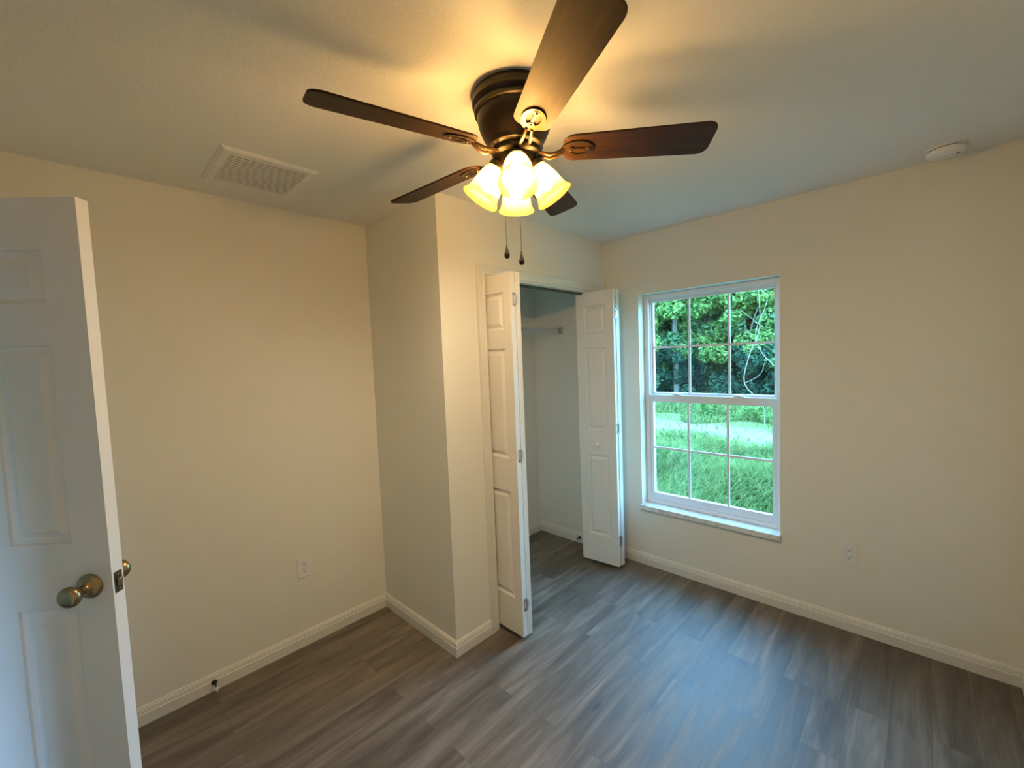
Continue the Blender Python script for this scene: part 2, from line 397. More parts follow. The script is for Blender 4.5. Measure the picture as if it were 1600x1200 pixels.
# jamb linings
b = MB(); b.box(OX0, OX0+.012, CD-.001, CD+T+.001, 0, OZ); b.box(OX1-.012, OX1, CD-.001, CD+T+.001, 0, OZ); b.box(OX0+.012, OX1-.012, CD-.001, CD+T+.001, OZ-.012, OZ)
struct(b.build('trim_3', M['trim']))
b = MB(); b.box(LX-T-.001, LX+.001, DY0, DY0+.018, 0, DZ); b.box(LX-T-.001, LX+.001, DY1-.018, DY1, 0, DZ); b.box(LX-T-.001, LX+.001, DY0+.018, DY1-.018, DZ-.018, DZ)
struct(b.build('trim_4', M['trim']))
# closet head track
tag(MB().box(OX0+.02, OX1-.02, -.695, -.663, OZ-.024, OZ-.0125).build('bifold_track', M['darkbrass']), 'dark metal track under the head of the closet opening', 'track')

# ------------------------------------------------------------------ window
FX0, FX1 = 1.655, 1.745
win = struct(empty('window_1', (WX, (Y0+Y1)/2, Z0)), 'white vinyl single-hung window with six-lite sashes')


def wpart(mb, name, m, parent=win, smooth=None):
    o = mb.build(name, m, None, smooth); o.parent = parent
    p = parent; off = Vector((0, 0, 0))
    while p is not None: off += p.location; p = p.parent
    o.data.transform(Matrix.Translation(-off)); return o


b = MB(); fwd = .035
b.box(FX0, FX1, Y0+.001, Y0+fwd, Z0+.016, Z1-.001, .003); b.box(FX0, FX1, Y1-fwd, Y1-.001, Z0+.016, Z1-.001, .003)
b.box(FX0, FX1, Y0+fwd, Y1-fwd, Z1-fwd, Z1-.001, .003); b.box(FX0, FX1, Y0+fwd, Y1-fwd, Z0+.016, Z0+.045, .003)
# inner stops that show as parallel lines on the jamb
b.box(FX0+.022, FX0+.030, Y1-fwd-.007, Y1-fwd+.001, Z0+.045, Z1-fwd); b.box(FX0+.022, FX0+.030, Y0+fwd-.001, Y0+fwd+.007, Z0+.045, Z1-fwd)
b.box(FX0+.022, FX0+.030, Y0+fwd, Y1-fwd, Z1-fwd-.007, Z1-fwd+.001)
wpart(b, 'window_frame', M['vinyl'])


def sash(name, x0, x1, z0, z1, top, bot, side):
    ya, yb = Y0+fwd, Y1-fwd
    b = MB(); b.box(x0, x1, ya, ya+side, z0, z1, .003); b.box(x0, x1, yb-side, yb, z0, z1, .003); b.box(x0, x1, ya+side, yb-side, z1-top, z1, .003); b.box(x0, x1, ya+side, yb-side, z0, z0+bot, .003)
    s = wpart(b, name, M['vinyl'])
    xm = (x0+x1)/2
    wpart(MB().box(xm-.002, xm+.002, ya+side-.004, yb-side+.004, z0+bot-.004, z1-top+.004), 'glass_pane', M['glass'], s)
    g = MB(); h = .0075
    # the grille sits on the room side, right behind the pane
    gx0, gx1 = xm-.010, xm-.003
    za, zb_ = z0+bot, z1-top
    for k in (1, 2):
        yy = ya+side+(yb-ya-2*side)*k/3; g.box(gx0, gx1, yy-h, yy+h, za, zb_)
    zz = (za+zb_)/2; g.box(gx0-.0005, gx1+.0005, ya+side, yb-side, zz-h, zz+h)
    wpart(g, 'muntin_grille', M['vinyl'], s)
    return s


upper = sash('upper_sash', 1.693, 1.722, 1.245, Z1-fwd, .022, .045, .020)
lower = sash('lower_sash', 1.660, 1.689, Z0+.045, 1.275, .052, .052, .024)
for k, yy in enumerate((Y1-.24, Y0+.25)):
    l = MB(); l.box(1.662, 1.690, yy-.033, yy+.033, 1.275, 1.280, .002); l.lathe([(0, 1.280), (.013, 1.280), (.012, 1.287), (0, 1.289)], Matrix.Translation((1.676, yy, 0)), 16)
    l.box(1.660, 1.672, yy-.010, yy+.028, 1.281, 1.287, .002)
    wpart(l, 'sash_lock', M['vinyl'], lower)
t_ = MB(); t_.box(1.651, 1.660, (Y0+Y1)/2-.06, (Y0+Y1)/2+.06, Z0+.060, Z0+.070, .003); wpart(t_, 'finger_lift', M['vinyl'], lower)
s_ = MB(); s_.box(WX-.020, FX0+.002, Y0-.012+.012, Y1, Z0-.0, Z0+.016); s_.bm.clear()
s_.box(WX, FX0+.004, Y0+.0005, Y1-.0005, Z0, Z0+.016); s_.box(WX-.022, WX+.0, Y0-.004, Y1+.006, Z0-.020, Z0+.016, .005, 3)
wpart(s_, 'window_sill', M['marble'])

# ------------------------------------------------------------------ panelled doors


def panel_slab(w_, h_, t, panels, z0=0):
    """slab x 0..w_, y 0..t, z z0..z0+h_, moulded raised panels on both faces"""
    bm = bmesh.new()
    xs = sorted({0, w_, *[p[0] for p in panels], *[p[1] for p in panels]}); zs = sorted({0, h_, *[p[2] for p in panels], *[p[3] for p in panels]})
    prof = [(0, 0), (.003, .006), (.012, .0105), (.017, .0105), (.036, .0015)]

    def face(side):
        def V(x, z, d): return bm.verts.new((x, d if side == 0 else t-d, z0+z))
        for xa, xb in zip(xs, xs[1:]):
            for za, zb in zip(zs, zs[1:]):
                hit = next((p for p in panels if p[0] <= xa+1e-6 and p[1] >= xb-1e-6 and p[2] <= za+1e-6 and p[3] >= zb-1e-6), None)
                if hit is None: bm.faces.new([V(xa, za, 0), V(xb, za, 0), V(xb, zb, 0), V(xa, zb, 0)])
        for (xa, xb, za, zb) in panels:
            sc = min(1, (xb-xa)/2/.055)
            R_ = [[V(xa+o*sc, za+o, d), V(xb-o*sc, za+o, d), V(xb-o*sc, zb-o, d), V(xa+o*sc, zb-o, d)] for o, d in prof]
            for A, B in zip(R_, R_[1:]):
                for k in range(4): bm.faces.new((A[k], A[(k+1) % 4], B[(k+1) % 4], B[k]))
            bm.faces.new(R_[-1])
    face(0); face(1)

    def q(*p): bm.faces.new([bm.verts.new(v) for v in p])
    a, c = z0, z0+h_
    q((0, 0, a), (0, t, a), (0, t, c), (0, 0, c)); q((w_, 0, a), (w_, 0, c), (w_, t, c), (w_, t, a)); q((0, 0, a), (w_, 0, a), (w_, t, a), (0, t, a)); q((0, 0, c), (0, t, c), (w_, t, c), (w_, 0, c))
    bmesh.ops.remove_doubles(bm, verts=bm.verts, dist=1e-5)
    mb = MB(); mb.bm.free(); mb.bm = bm; return mb


# bedroom door
th = .8208; nv = Vector((math.cos(th), math.sin(th), 0)); tv = Vector((-math.sin(th), math.cos(th), 0))
P0 = Vector((-1.2942, -.9437, 0)); DW = .66
hinge = P0+tv*DW+nv*.035
# local frame: x from hinge to leading edge; y = +n (thickness); front face seen by the camera is y=0
ang = math.atan2(-tv.y, -tv.x)
door = struct(empty('door_1', (P0+tv*DW+nv*.035), ang), 'white six-panel bedroom door standing ajar at the left')
# rotation by ang sends local +x to -tv; local +y then is (tv.y..)
ly = Vector((-math.sin(ang), math.cos(ang), 0)); sgn = 1 if ly.dot(nv) > 0 else -1
st, pw = .095, .155
cols = [(st, st+pw), (DW-st-pw, DW-st)]
panels = [(a, b_, z0, z1) for a, b_ in cols for z0, z1 in ((.24-.012, .955-.012), (1.135-.012, 1.665-.012), (1.775-.012, 1.91-.012))]
dm = panel_slab(DW, 2.03, .035, panels, .012)
off = 0 if sgn < 0 else -.035
dm.bm.transform(Matrix.Translation((0, off, 0)))
slab = dm.build('door_slab', M['door'], door)
yf, yb_ = (off, off+.035) if sgn > 0 else (off+.035, off)   # yf = camera side face
out = -1 if sgn > 0 else 1
kx, kz = DW-.058, 1.015
knob = None
for side, yy, o_ in (('camera', yf, out), ('far', yb_, -out)):
    mt = Matrix.Translation((kx, yy, kz)) @ Matrix.Rotation(-o_*math.pi/2, 4, 'X')
    prof = [(0, 0), (.0335, 0), (.0335, .003), (.031, .007), (.022, .010), (.014, .014), (.0115, .020), (.0115, .030), (.014, .036), (.021, .044), (.0265, .052), (.0275, .058), (.026, .064), (.020, .068), (.012, .0695), (0, .070)]
    k_ = MB().lathe(prof[:8], mt, 32).build('knob_rose', M['brass'], door, 50)
    MB().lathe([(0, .020)]+prof[6:], mt, 32).build('door_knob', M['brass'], door, 50)
# latch plate on the leading edge
l = MB(); l.box(DW-.0005, DW+.0015, off+.0055, off+.0295, kz-.029, kz+.029, .0007, 1)
lp = l.build('latch_plate', M['darkbrass'], door)
l = MB(); l.box(DW+.001, DW+.009, off+.011, off+.024, kz-.011, kz+.011, .003, 2); l.build('latch_bolt', M['brass'], lp)
for zz in (kz-.021, kz+.021):
    MB().lathe([(0, 0), (.0038, 0), (.003, .0012), (0, .0016)], Matrix.Translation((DW+.0015, off+.0175, zz)) @ Matrix.Rotation(math.pi/2, 4, 'Y'), 12).build('screw', M['brass'], lp)
for zz in (.22, 1.03, 1.82):
    MB().lathe([(0, 0), (.007, 0), (.007, .089), (0, .089)], Matrix.Translation((-.004, off+(.035 if off < 0 else 0), zz)), 12).build('hinge', M['darkbrass'], door)

# bifold closet doors
BZ0, BZ1 = .028, 2.046
BH = BZ1-BZ0


def leaf(w_, t=.032):
    e = .060
    return panel_slab(w_, BH, t, [(e, w_-e, .235-BZ0, .845-BZ0), (e, w_-e, 1.03-BZ0, 1.64-BZ0), (e, w_-e, 1.742-BZ0, 1.945-BZ0)], BZ0)


def place_leaf(par, pa, pb, side, name='door_leaf'):
    """leaf running from pa (back) to pb (front); thickness to +x side (side=1) or -x (side=-1)"""
    pa = Vector((*pa, 0)); pb = Vector((*pb, 0)); d = pb-pa; L = d.length; a = math.atan2(d.y, d.x)
    mb = leaf(L)
    ly = Vector((-math.sin(a), math.cos(a)))
    if ly.x*side < 0: mb.bm.transform(Matrix.Translation((0, -.032, 0)))
    mb.bm.transform(Matrix.Translation(pa) @ Matrix.Rotation(a, 4, 'Z')); mb.bm.transform(Matrix.Translation(-par.location))
    return mb.build(name, M['bifold'], par)


def bif_hinge(par, x, y, z):
    """non-mortise hinge lying across the two front edges: outer leaf plate, inner plate and barrel"""
    m = MB(); px, py = par.location.x, par.location.y
    fx = lambda a, b_: (a-px, b_-px)
    m.box(x-.020-px, x-.002-px, y-.0022-py, y-.0002-py, z-.035, z-.022); m.box(x-.020-px, x-.002-px, y-.0022-py, y-.0002-py, z+.022, z+.035); m.box(x-.020-px, x-.014-px, y-.0022-py, y-.0002-py, z-.035, z+.035)
    m.box(x+.002-px, x+.015-px, y-.0022-py, y-.0002-py, z-.020, z+.020)
    m.lathe([(0, z-.034), (.003, z-.034), (.003, z+.034), (0, z+.034)], Matrix.Translation((x-px, y-.003-py, 0)), 10)
    return m.build('hinge', M['nickel'], par)


bl = struct(empty('door_2', (.33, -.68, 0)), 'left white bifold closet door pair folded open')
place_leaf(bl, (.322, -.640), (.313, -.935), 1); place_leaf(bl, (.396, -.640), (.350, -.935), 1)
for z in (1.90, 1.05, .208): bif_hinge(bl, .3475, -.935, z)
MB().lathe([(0, -.004), (.004, -.004), (.004, .030), (0, .030)], Matrix.Translation((.338-.33, -.665+.68, 0)), 10).build('pivot_pin', M['nickel'], bl)
br_ = struct(empty('door_3', (1.38, -.68, 0)), 'right white bifold closet door pair folded open with round knob')
place_leaf(br_, (1.322, -.640), (1.352, -.935), 1); place_leaf(br_, (1.455, -.650), (1.390, -.935), 1)
for z in (1.875, 1.05, .218): bif_hinge(br_, 1.388, -.936, z)
MB().lathe([(0, 0), (.012, 0), (.009, .004), (.008, .012), (.015, .018), (.0185, .026), (.017, .033), (.010, .037), (0, .038)], Matrix.Translation((1.338-1.38, -.803+.68, .927)) @ Matrix.Rotation(-math.pi/2, 4, 'Y'), 28).build('door_knob', M['door'], br_, 50)
MB().lathe([(0, -.004), (.004, -.004), (.004, .030), (0, .030)], Matrix.Translation((1.47-1.38, -.665+.68, 0)), 10).build('pivot_pin', M['nickel'], br_)

# ------------------------------------------------------------------ ceiling fan
FC = Vector((-.265, -1.54, H)); BZ = 2.262 - H; BR = .63
fan = tag(empty('ceiling_fan', FC), 'dark bronze five-blade flush ceiling fan with four lit amber glass shades', 'ceiling fan')
MB().lathe([(0, 0), (.128, 0), (.134, -.006), (.137, -.018), (.137, -.034), (.131, -.040), (.127, -.046), (.131, -.052), (.131, -.060), (.126, -.064), (0, -.064)], None, 64).build('ceiling_canopy', M['bronze'], fan, 40)
MB().lathe([(0, -.064), (.122, -.064), (.121, -.085), (.115, -.110), (.104, -.135), (.094, -.152), (.090, -.160), (.090, -.168), (.082, -.174), (0, -.174)], None, 64).build('motor_housing', M['bronze'], fan, 40)
MB().lathe([(0, -.174), (.076, -.174), (.078, -.180), (.078, -.190), (.070, -.196), (.064, -.198), (.0645, -.204), (.062, -.208), (.0615, -.262), (.056, -.272), (.040, -.280), (.018, -.285), (.010, -.292), (0, -.294)], None, 56).build('light_kit_hub', M['bronze'], fan, 40)


def rrect(x0, x1, w0, w1, r0, r1, n=8):
    """blade outline: width w0 at x0 to w1 at x1; rounded corners"""
    pts = []
    for cx, cy, r, a0 in ((x1-r1, w1/2-r1, r1, 0), (x0+r0, w0/2-r0, r0, 90), (x0+r0, -w0/2+r0, r0, 180), (x1-r1, -w1/2+r1, r1, 270)):
        for k in range(n+1):
            a = math.radians(a0+90*k/n); pts.append((cx+r*math.cos(a), cy+r*math.sin(a)))
    return pts


for k in range(5):
    a = 2.90+k*2*math.pi/5
    # blade frame: x radial, pitched about x; the clockwise (seen from above) side, local -y, is raised
    R_ = Matrix.Rotation(a, 4, 'Z'); tilt = Matrix.Rotation(math.radians(-14), 4, 'X')
    bo = MB().prism(rrect(.155, BR, .112, .136, .035, .030), -.003, .003)
    bmesh.ops.bevel(bo.bm, geom=[e for e in bo.bm.edges if abs(e.verts[0].co.z-e.verts[1].co.z) < 1e-6], offset=.0012, segments=1, affect='EDGES')
    bo.bm.transform(tilt)
    blade = bo.build('fan_blade', M['blade'], fan)
    blade.rotation_euler = (0, 0, a); blade.location = (0, 0, BZ)
    # bracket: arm from the flywheel, then an openwork oval plate under the blade root
    br = MB()
    ring_o = [(.200+.052*math.cos(t), .036*math.sin(t)) for t in [2*math.pi*i/28 for i in range(28)]]
    ring_i = [(.206+.034*math.cos(t), .022*math.sin(t)) for t in [2*math.pi*i/28 for i in range(28)]]
    V = {}
    for zi, z in ((0, -.0032), (1, -.0075)):
        V[zi, 0] = [br.bm.verts.new((x, y, z)) for x, y in ring_o]; V[zi, 1] = [br.bm.verts.new((x, y, z)) for x, y in ring_i]
    for i in range(28):
        j = (i+1) % 28
        for zi in (0, 1): br.bm.faces.new((V[zi, 0][i], V[zi, 0][j], V[zi, 1][j], V[zi, 1][i]))
        for c in (0, 1): br.bm.faces.new((V[0, c][i], V[0, c][j], V[1, c][j], V[1, c][i]))
    br.prism([(.178+.012*math.cos(t), .012*math.sin(t)) for t in [2*math.pi*i/16 for i in range(16)]], -.009, -.0032)
    br.prism([(.236+.010*math.cos(t), .010*math.sin(t)) for t in [2*math.pi*i/16 for i in range(16)]], -.009, -.0032)
    br.prism([(.150, -.006), (.240, -.004), (.240, .004), (.150, .006)], -.0075, -.0032)
    br.bm.transform(tilt)
    for sy in (-1, 1):
        br.tube([(.062, sy*.006, -.006), (.085, sy*.010, -.014), (.110, sy*.014, -.022), (.132, sy*.012, -.018), (.156, sy*.008, -.007-sy*.002)], [.0055, .006, .006, .0055, .005], 8)
    bk = br.build('blade_bracket', M['bronze2'], blade, 35)
    for i, (x, y) in enumerate(((.178, 0), (.236, 0))):
        sc = MB().lathe([(0, -.013), (.0035, -.012), (.0042, -.009), (0, -.009)], Matrix.Translation((x, y, 0)), 12); sc.bm.transform(tilt); sc.build('screw', M['brass'], blade)

az0 = math.atan2(CAM.y-FC.y, CAM.x-FC.x)+.04
for k in range(4):
    a = az0+k*math.pi/2; tilt = math.radians(33 if k != 2 else 33)
    # socket axis points down and outward; origin at the arm root
    o0 = Vector((.056*math.cos(a), .056*math.sin(a), -.222))
    mt = Matrix.Translation(o0) @ Matrix.Rotation(a, 4, 'Z') @ Matrix.Rotation(math.pi-tilt, 4, 'Y')
    hold = MB().lathe([(0, -.030), (.014, -.030), (.016, -.020), (.020, -.012), (.030, -.006), (.034, .002), (.034, .014), (.031, .018), (0, .018)], mt, 32)
    ho = hold.build('lamp_holder', M['bronze'], fan, 40)
    prof = [(.0285, .010), (.033, .016), (.040, .034), (.0455, .056), (.049, .078), (.0515, .098), (.055, .110), (.061, .119), (.0635, .123), (.0625, .126), (.059, .122), (.053, .112), (.049, .098), (.0465, .078), (.043, .056), (.0375, .034), (.0305, .018), (.0285, .010)]
    sh = MB().lathe(prof, mt, 40).build('glass_shade', M['shade'], fan, 60)
    MB().lathe([(0, .018), (.010, .020), (.013, .034), (.020, .050), (.0245, .064), (.0225, .080), (.012, .092), (0, .095)], mt, 20).build('light_bulb', M['bulb'], sh, 60)
# pull chains
for (x, y, zb) in ((-.294, -1.51, 1.938), (-.261, -1.545, 1.915)):
    p = Vector((x, y, 0))-Vector((FC.x, FC.y, 0)); zb -= H; zt = -.270
    c = MB(); c.tube([(p.x, p.y, zt), (p.x, p.y, zb+.016)], .0006, 5)
    z = zt
    while z > zb+.018:
        c.lathe([(0, z-.0015), (.0013, z-.0008), (.0013, z+.0008), (0, z+.0015)], Matrix.Translation((p.x, p.y, 0)), 6); z -= .0042
    ch = c.build('pull_chain', M['darkbrass'], fan)
    MB().lathe([(0, zb+.024), (.0022, zb+.023), (.003, zb+.014), (.0055, zb+.006), (.0085, zb-.004), (.0095, zb-.011), (.008, zb-.017), (.004, zb-.0205), (0, zb-.021)], Matrix.Translation((p.x, p.y, 0)), 20).build('chain_pull', M['bronze'], ch, 60)

# ------------------------------------------------------------------ ceiling vent
vx0, vx1, vy0, vy1 = -.874, -.508, -.583, -.203
vent = tag(empty('air_vent', ((vx0+vx1)/2, (vy0+vy1)/2, H)), 'white square slatted air return grille on the ceiling', 'air vent')
hx, hy, mg = (vx1-vx0)/2, (vy1-vy0)/2, .036
f = MB(); zt, zl = 0, -.010
# sloped frame
for (A, B) in (((-hx, -hy), (hx, -hy)), ((hx, -hy), (hx, hy)), ((hx, hy), (-hx, hy)), ((-hx, hy), (-hx, -hy))):
    pass
R4 = []
for ox, z in ((0, 0), (0, -.003), (.012, -.010), (mg, -.010), (mg, 0)):
    R4.append([f.bm.verts.new((sx_*(hx-ox), sy_*(hy-ox), z)) for sx_, sy_ in ((-1, -1), (1, -1), (1, 1), (-1, 1))])
for A, B in zip(R4, R4[1:]):
    for k in range(4): f.bm.faces.new((A[k], A[(k+1) % 4], B[(k+1) % 4], B[k]))
f.build('vent_frame', M['ventwhite'], vent)
NS = 14
for k in range(NS):
    y = -hy+mg+(2*hy-2*mg)*(k+.5)/NS
    s = MB(); s.box(-hx+mg, hx-mg, -.0077, .0077, -.0007, .0007); s.bm.transform(Matrix.Translation((0, y, -.0085)) @ Matrix.Rotation(math.radians(2), 4, 'X')); s.build('louver_slat', M['ventwhite'], vent)
MB().box(-hx+mg, hx-mg, -hy+mg, hy-mg, -.0008, -.0001).build('duct_shade_sheet', M['dark'], vent)  # dark sheet on the solid ceiling, painted as the shade between the slats
for sx_ in (-1, 1): MB().lathe([(0, -.0125), (.004, -.0120), (.005, -.010), (0, -.010)], Matrix.Translation((sx_*(hx-.019), 0, 0)), 12).build('screw', M['ventwhite'], vent)

# ------------------------------------------------------------------ smoke detector
sd = tag(empty('smoke_detector', (1.425, -2.575, H)), 'round white smoke detector on the ceiling near the right wall', 'smoke detector')
MB().lathe([(0, 0), (.068, 0), (.068, -.006), (.066, -.008), (0, -.008)], None, 48).build('mounting_plate', M['plastic'], sd, 40)
MB().lathe([(0, -.008), (.061, -.008), (.061, -.0115), (0, -.0115)], None, 48).build('sensor_slot', M['dark'], sd, 40)
MB().lathe([(0, -.0115), (.066, -.0115), (.067, -.016), (.063, -.028), (.054, -.034), (.024, -.037), (.022, -.035), (0, -.035)], None, 48).build('detector_cover', M['plastic'], sd, 40)
MB().lathe([(0, -.0345), (.009, -.0345), (.009, -.039), (0, -.0395)], Matrix.Translation((.0, -.034, .003)), 20).build('test_button', M['dark'], sd, 40)

# ------------------------------------------------------------------ outlets


def outlet(loc, rz, label):
    e = tag(empty('wall_outlet', loc, rz), label, 'electrical outlet')   # local -y faces the room
    p = MB(); p.box(-.036, .036, -.006, -.0001, -.0585, .0585, .0028, 3); p.build('cover_plate', M['plastic'], e)
    for s in (-1, 1):
        zc = s*.0195
        pts = [(.0145*math.cos(t)*1.15, max(-.0125, min(.0125, .0165*math.sin(t)))) for t in [2*math.pi*i/32 for i in range(32)]]
        pr = MB().prism(pts, 0, .0022, Matrix.Translation((0, -.006, zc)) @ Matrix.Rotation(math.pi/2, 4, 'X')); so = pr.build('socket_face', M['plastic'], e)
        q = MB(); q.box(-.0075, -.0052, -.00845, -.0080, zc+.000, zc+.0085); q.box(.0052, .0075, -.00845, -.0080, zc+.001, zc+.0080)
        q.lathe([(0, 0), (.0027, 0), (.0027, .0004), (0, .0004)], Matrix.Translation((0, -.0081, zc-.0065)) @ Matrix.Rotation(math.pi/2, 4, 'X'), 14)
        q.build('socket_holes', M['dark'], so)
    MB().lathe([(0, 0), (.0028, 0), (.0022, .0009), (0, .001)], Matrix.Translation((0, -.006, 0)) @ Matrix.Rotation(math.pi/2, 4, 'X'), 12).build('screw', M['plastic'], e)


outlet((-.493, 0, .449), 0, 'white duplex outlet on the back wall left of the closet corner')
outlet((WX, -2.236, .439), -math.pi/2, 'white duplex outlet on the wall right of the window')

# ------------------------------------------------------------------ door stops


def stop(loc, rz, label, L=.07):
    e = tag(empty('door_stop', loc, rz), label, 'door stop')
    R_ = Matrix.Rotation(math.pi/2, 4, 'X')
    MB().lathe([(0, 0), (.0125, 0), (.0125, .003), (.009, .006), (.005, .010), (0, .010)], R_, 20).build('base_flange', M['bronze'], e, 40)
    MB().lathe([(0, .006), (.0042, .006), (.0042, L-.012), (0, L-.012)], R_, 16).build('stem', M['bronze'], e, 40)
    MB().lathe([(0, L-.013), (.0075, L-.013), (.0082, L-.008), (.0075, L), (0, L)], R_, 16).build('rubber_tip', M['rubber'], e, 40)


stop((-.950, -.014, .043), 0, 'dark bronze door stop on the baseboard of the back wall')
stop((WX-.014, -.44, .048), -math.pi/2, 'dark door stop on the baseboard inside the closet')

# ------------------------------------------------------------------ closet shelf
sh = tag(empty('wire_shelf', (.1, 0, 1.82)), 'white wire shelf with hang rail inside the open closet', 'wire shelf')
SX = WX-.1
w_ = MB(); r = .0022
for yy, zz, rad in ((-.008, 0, .003), (-.155, -.003, .003), (-.298, 0, .0035), (-.300, -.030, .0035)): w_.tube([(.004, yy, zz), (SX-.012, yy, zz)], rad, 6)
w_.build('shelf_rail', M['wire'], sh)
w_ = MB()
for i in range(55):
    x = .012+i*(SX-.030)/54; w_.tube([(x, -.006, .003), (x, -.298, .003), (x, -.300, -.030)], .0013, 5)
w_.build('shelf_wires', M['wire'], sh)
w_ = MB(); w_.box(SX-.016, SX-.0005, -.318, -.286, -.043, .012, .003); w_.box(SX-.022, SX-.014, -.312, -.290, -.038, .006, .002); w_.build('end_bracket', M['nickel'], sh)
w_ = MB(); w_.box(.0005, .014, -.318, -.286, -.043, .012, .003); w_.build('end_bracket', M['nickel'], sh)
for x in (.68,):
    w_ = MB(); w_.tube([(x, -.292, -.006), (x, -.14, -.15), (x, -.008, -.27)], .005, 8); w_.box(x-.008, x+.008, -.006, -.0005, -.30, -.24); w_.build('support_brace', M['wire'], sh)

# ------------------------------------------------------------------ outdoors
GZ = -.22
rng = np.random.default_rng(7)
struct(MB().box(WX+XT, 60, -45, 60, GZ-.3, GZ).build('ground', M['ground']))
struct(MB().box(-40, -3.2, -45, 60, GZ-.3, GZ).build('ground_rear', M['ground']))


def mesh_np(name, verts, faces, m, parent=None, nper=4):
    me = bpy.data.meshes.new(name); nv_ = len(verts); nf = len(faces)
    me.vertices.add(nv_); me.vertices.foreach_set('co', verts.astype(np.float32).ravel())
    me.loops.add(nf*nper); me.loops.foreach_set('vertex_index', faces.astype(np.int32).ravel())
    me.polygons.add(nf); me.polygons.foreach_set('loop_start', np.arange(0, nf*nper, nper, dtype=np.int32)); me.polygons.foreach_set('loop_total', np.full(nf, nper, dtype=np.int32))
    me.update(); me.validate(); me.materials.append(m)
    o = bpy.data.objects.new(name, me); COL.objects.link(o)
    if parent: o.parent = parent
    return o


def leaf_cloud(centers, radii, n, size, squash=1.0):
    """leaf quads scattered in shells round clump centres, returns verts/faces"""
    c = np.array(centers); rad = np.array(radii); k = rng.choice(len(c), n, p=rad**2/np.sum(rad**2))
    d = rng.normal(size=(n, 3)); d /= np.linalg.norm(d, axis=1)[:, None]
    rr2 = rad[k]*(rng.uniform(.55, 1.05, n))
    p = c[k]+d*rr2[:, None]*np.array([1, 1, squash])
    nrm = d+rng.normal(size=(n, 3))*.55; nrm[:, 2] += .45; nrm /= np.linalg.norm(nrm, axis=1)[:, None]
    a = np.cross(nrm, rng.normal(size=(n, 3))); a /= np.linalg.norm(a, axis=1)[:, None]; b2 = np.cross(nrm, a)
    s = size*rng.uniform(.6, 1.3, n)[:, None]
    v = np.stack([p-a*s, p-b2*s*.45, p+a*s, p+b2*s*.45], 1).reshape(-1, 3); f = np.arange(4*n).reshape(-1, 4)
    return v, f


def tree(x, y, h, spread, m, label, name='tree', n=7000, size=.09, low=.12, trunk=True, group='trees along the far edge of the clearing', nclump=26, cat='tree'):
    root = tag(empty(name, (x, y, GZ)), label, cat, group)
    cs, rs = [], []
    for i in range(nclump):
        z = h*rng.uniform(low, .92); w2 = spread*(1-.55*(z/h)**2)
        t = rng.uniform(0, 2*math.pi); q = w2*math.sqrt(rng.uniform(0, 1))
        cs.append((q*math.cos(t), q*math.sin(t), z)); rs.append(rng.uniform(.28, .55)*spread*.75)
    cs.append((0, 0, h*.9)); rs.append(spread*.4)
    v, f = leaf_cloud(cs, rs, n, size, .8); v[:, 2] = np.maximum(v[:, 2], .02)
    mesh_np('foliage', v, f, m, root)
    if trunk:
        t = MB(); t.tube([(0, 0, -.05), (.05, .03, h*.3), (-.05, .06, h*.6), (0, 0, h*.85)], [.11, .09, .06, .02], 8)
        for i in range(5):
            c = cs[i]; t.tube([(0, .03, h*.35), (c[0]*.5, c[1]*.5, max(h*.45, c[2]*.8)), c], [.05, .03, .012], 6)
        t.build('trunk', M['bark'], root)
    return root


def along(px_dir, dist):
    """point at horizontal distance dist from the doorway-side viewpoint along azimuth px_dir (radians, from +x)"""
    return CAM.x+dist*math.cos(px_dir), CAM.y+dist*math.sin(px_dir)


# azimuths that the window shows run from about .10 to .50 rad
spec = [
    (.60, 19.5, 5.6, 1.9, 'leafB', 'mid green tree left of the bright rounded tree'),
    (.525, 17.6, 4.6, 1.5, 'leafA', 'bright green rounded tree nearest the left edge of the window view'),
    (.455, 18.6, 5.4, 1.7, 'leafB', 'mid green tree behind the leftmost bright tree'),
    (.40, 17.4, 4.7, 1.5, 'leafA', 'bright yellow-green tree seen through the left and middle panes'),
    (.33, 18.8, 5.4, 1.6, 'leafB', 'mid green tree above the dark hollow in the middle panes'),
    (.265, 18.0, 5.2, 1.5, 'leafA', 'bright green bushy tree between the middle and right panes'),
    (.195, 18.6, 4.9, 1.6, 'leafB', 'mid green tree behind the pale bare stems'),
    (.13, 17.8, 4.3, 1.5, 'leafA', 'bright green low tree in the right panes below the patch of sky'),
    (.06, 18.6, 4.6, 1.7, 'leafB', 'mid green tree past the right edge of the bright low tree'),
    (-.02, 18.0, 4.4, 1.7, 'leafA', 'bright green tree at the far right end of the tree line'),
]
for az, d, h, sp_, mk, lab in spec:
    x, y = along(az, d); tree(x, y, h, sp_, M[mk], lab, n=11000, size=.10, low=.26)
# darker second row
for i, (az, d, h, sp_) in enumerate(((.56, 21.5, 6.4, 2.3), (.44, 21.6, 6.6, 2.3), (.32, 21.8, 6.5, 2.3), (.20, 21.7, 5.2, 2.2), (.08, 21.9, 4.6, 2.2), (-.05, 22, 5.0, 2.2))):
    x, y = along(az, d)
    tree(x, y, h, sp_, M['leafC'], ['dark tall tree behind the tree line, leftmost of the back row', 'dark tall tree in the back row behind the yellow-green tree', 'dark tall tree in the back row above the dark hollow', 'dark tree in the back row behind the bare stems', 'dark lower tree in the back row under the patch of sky', 'dark tree at the right end of the back row'][i], n=16000, size=.15, low=.05, group='dark trees in the back row')
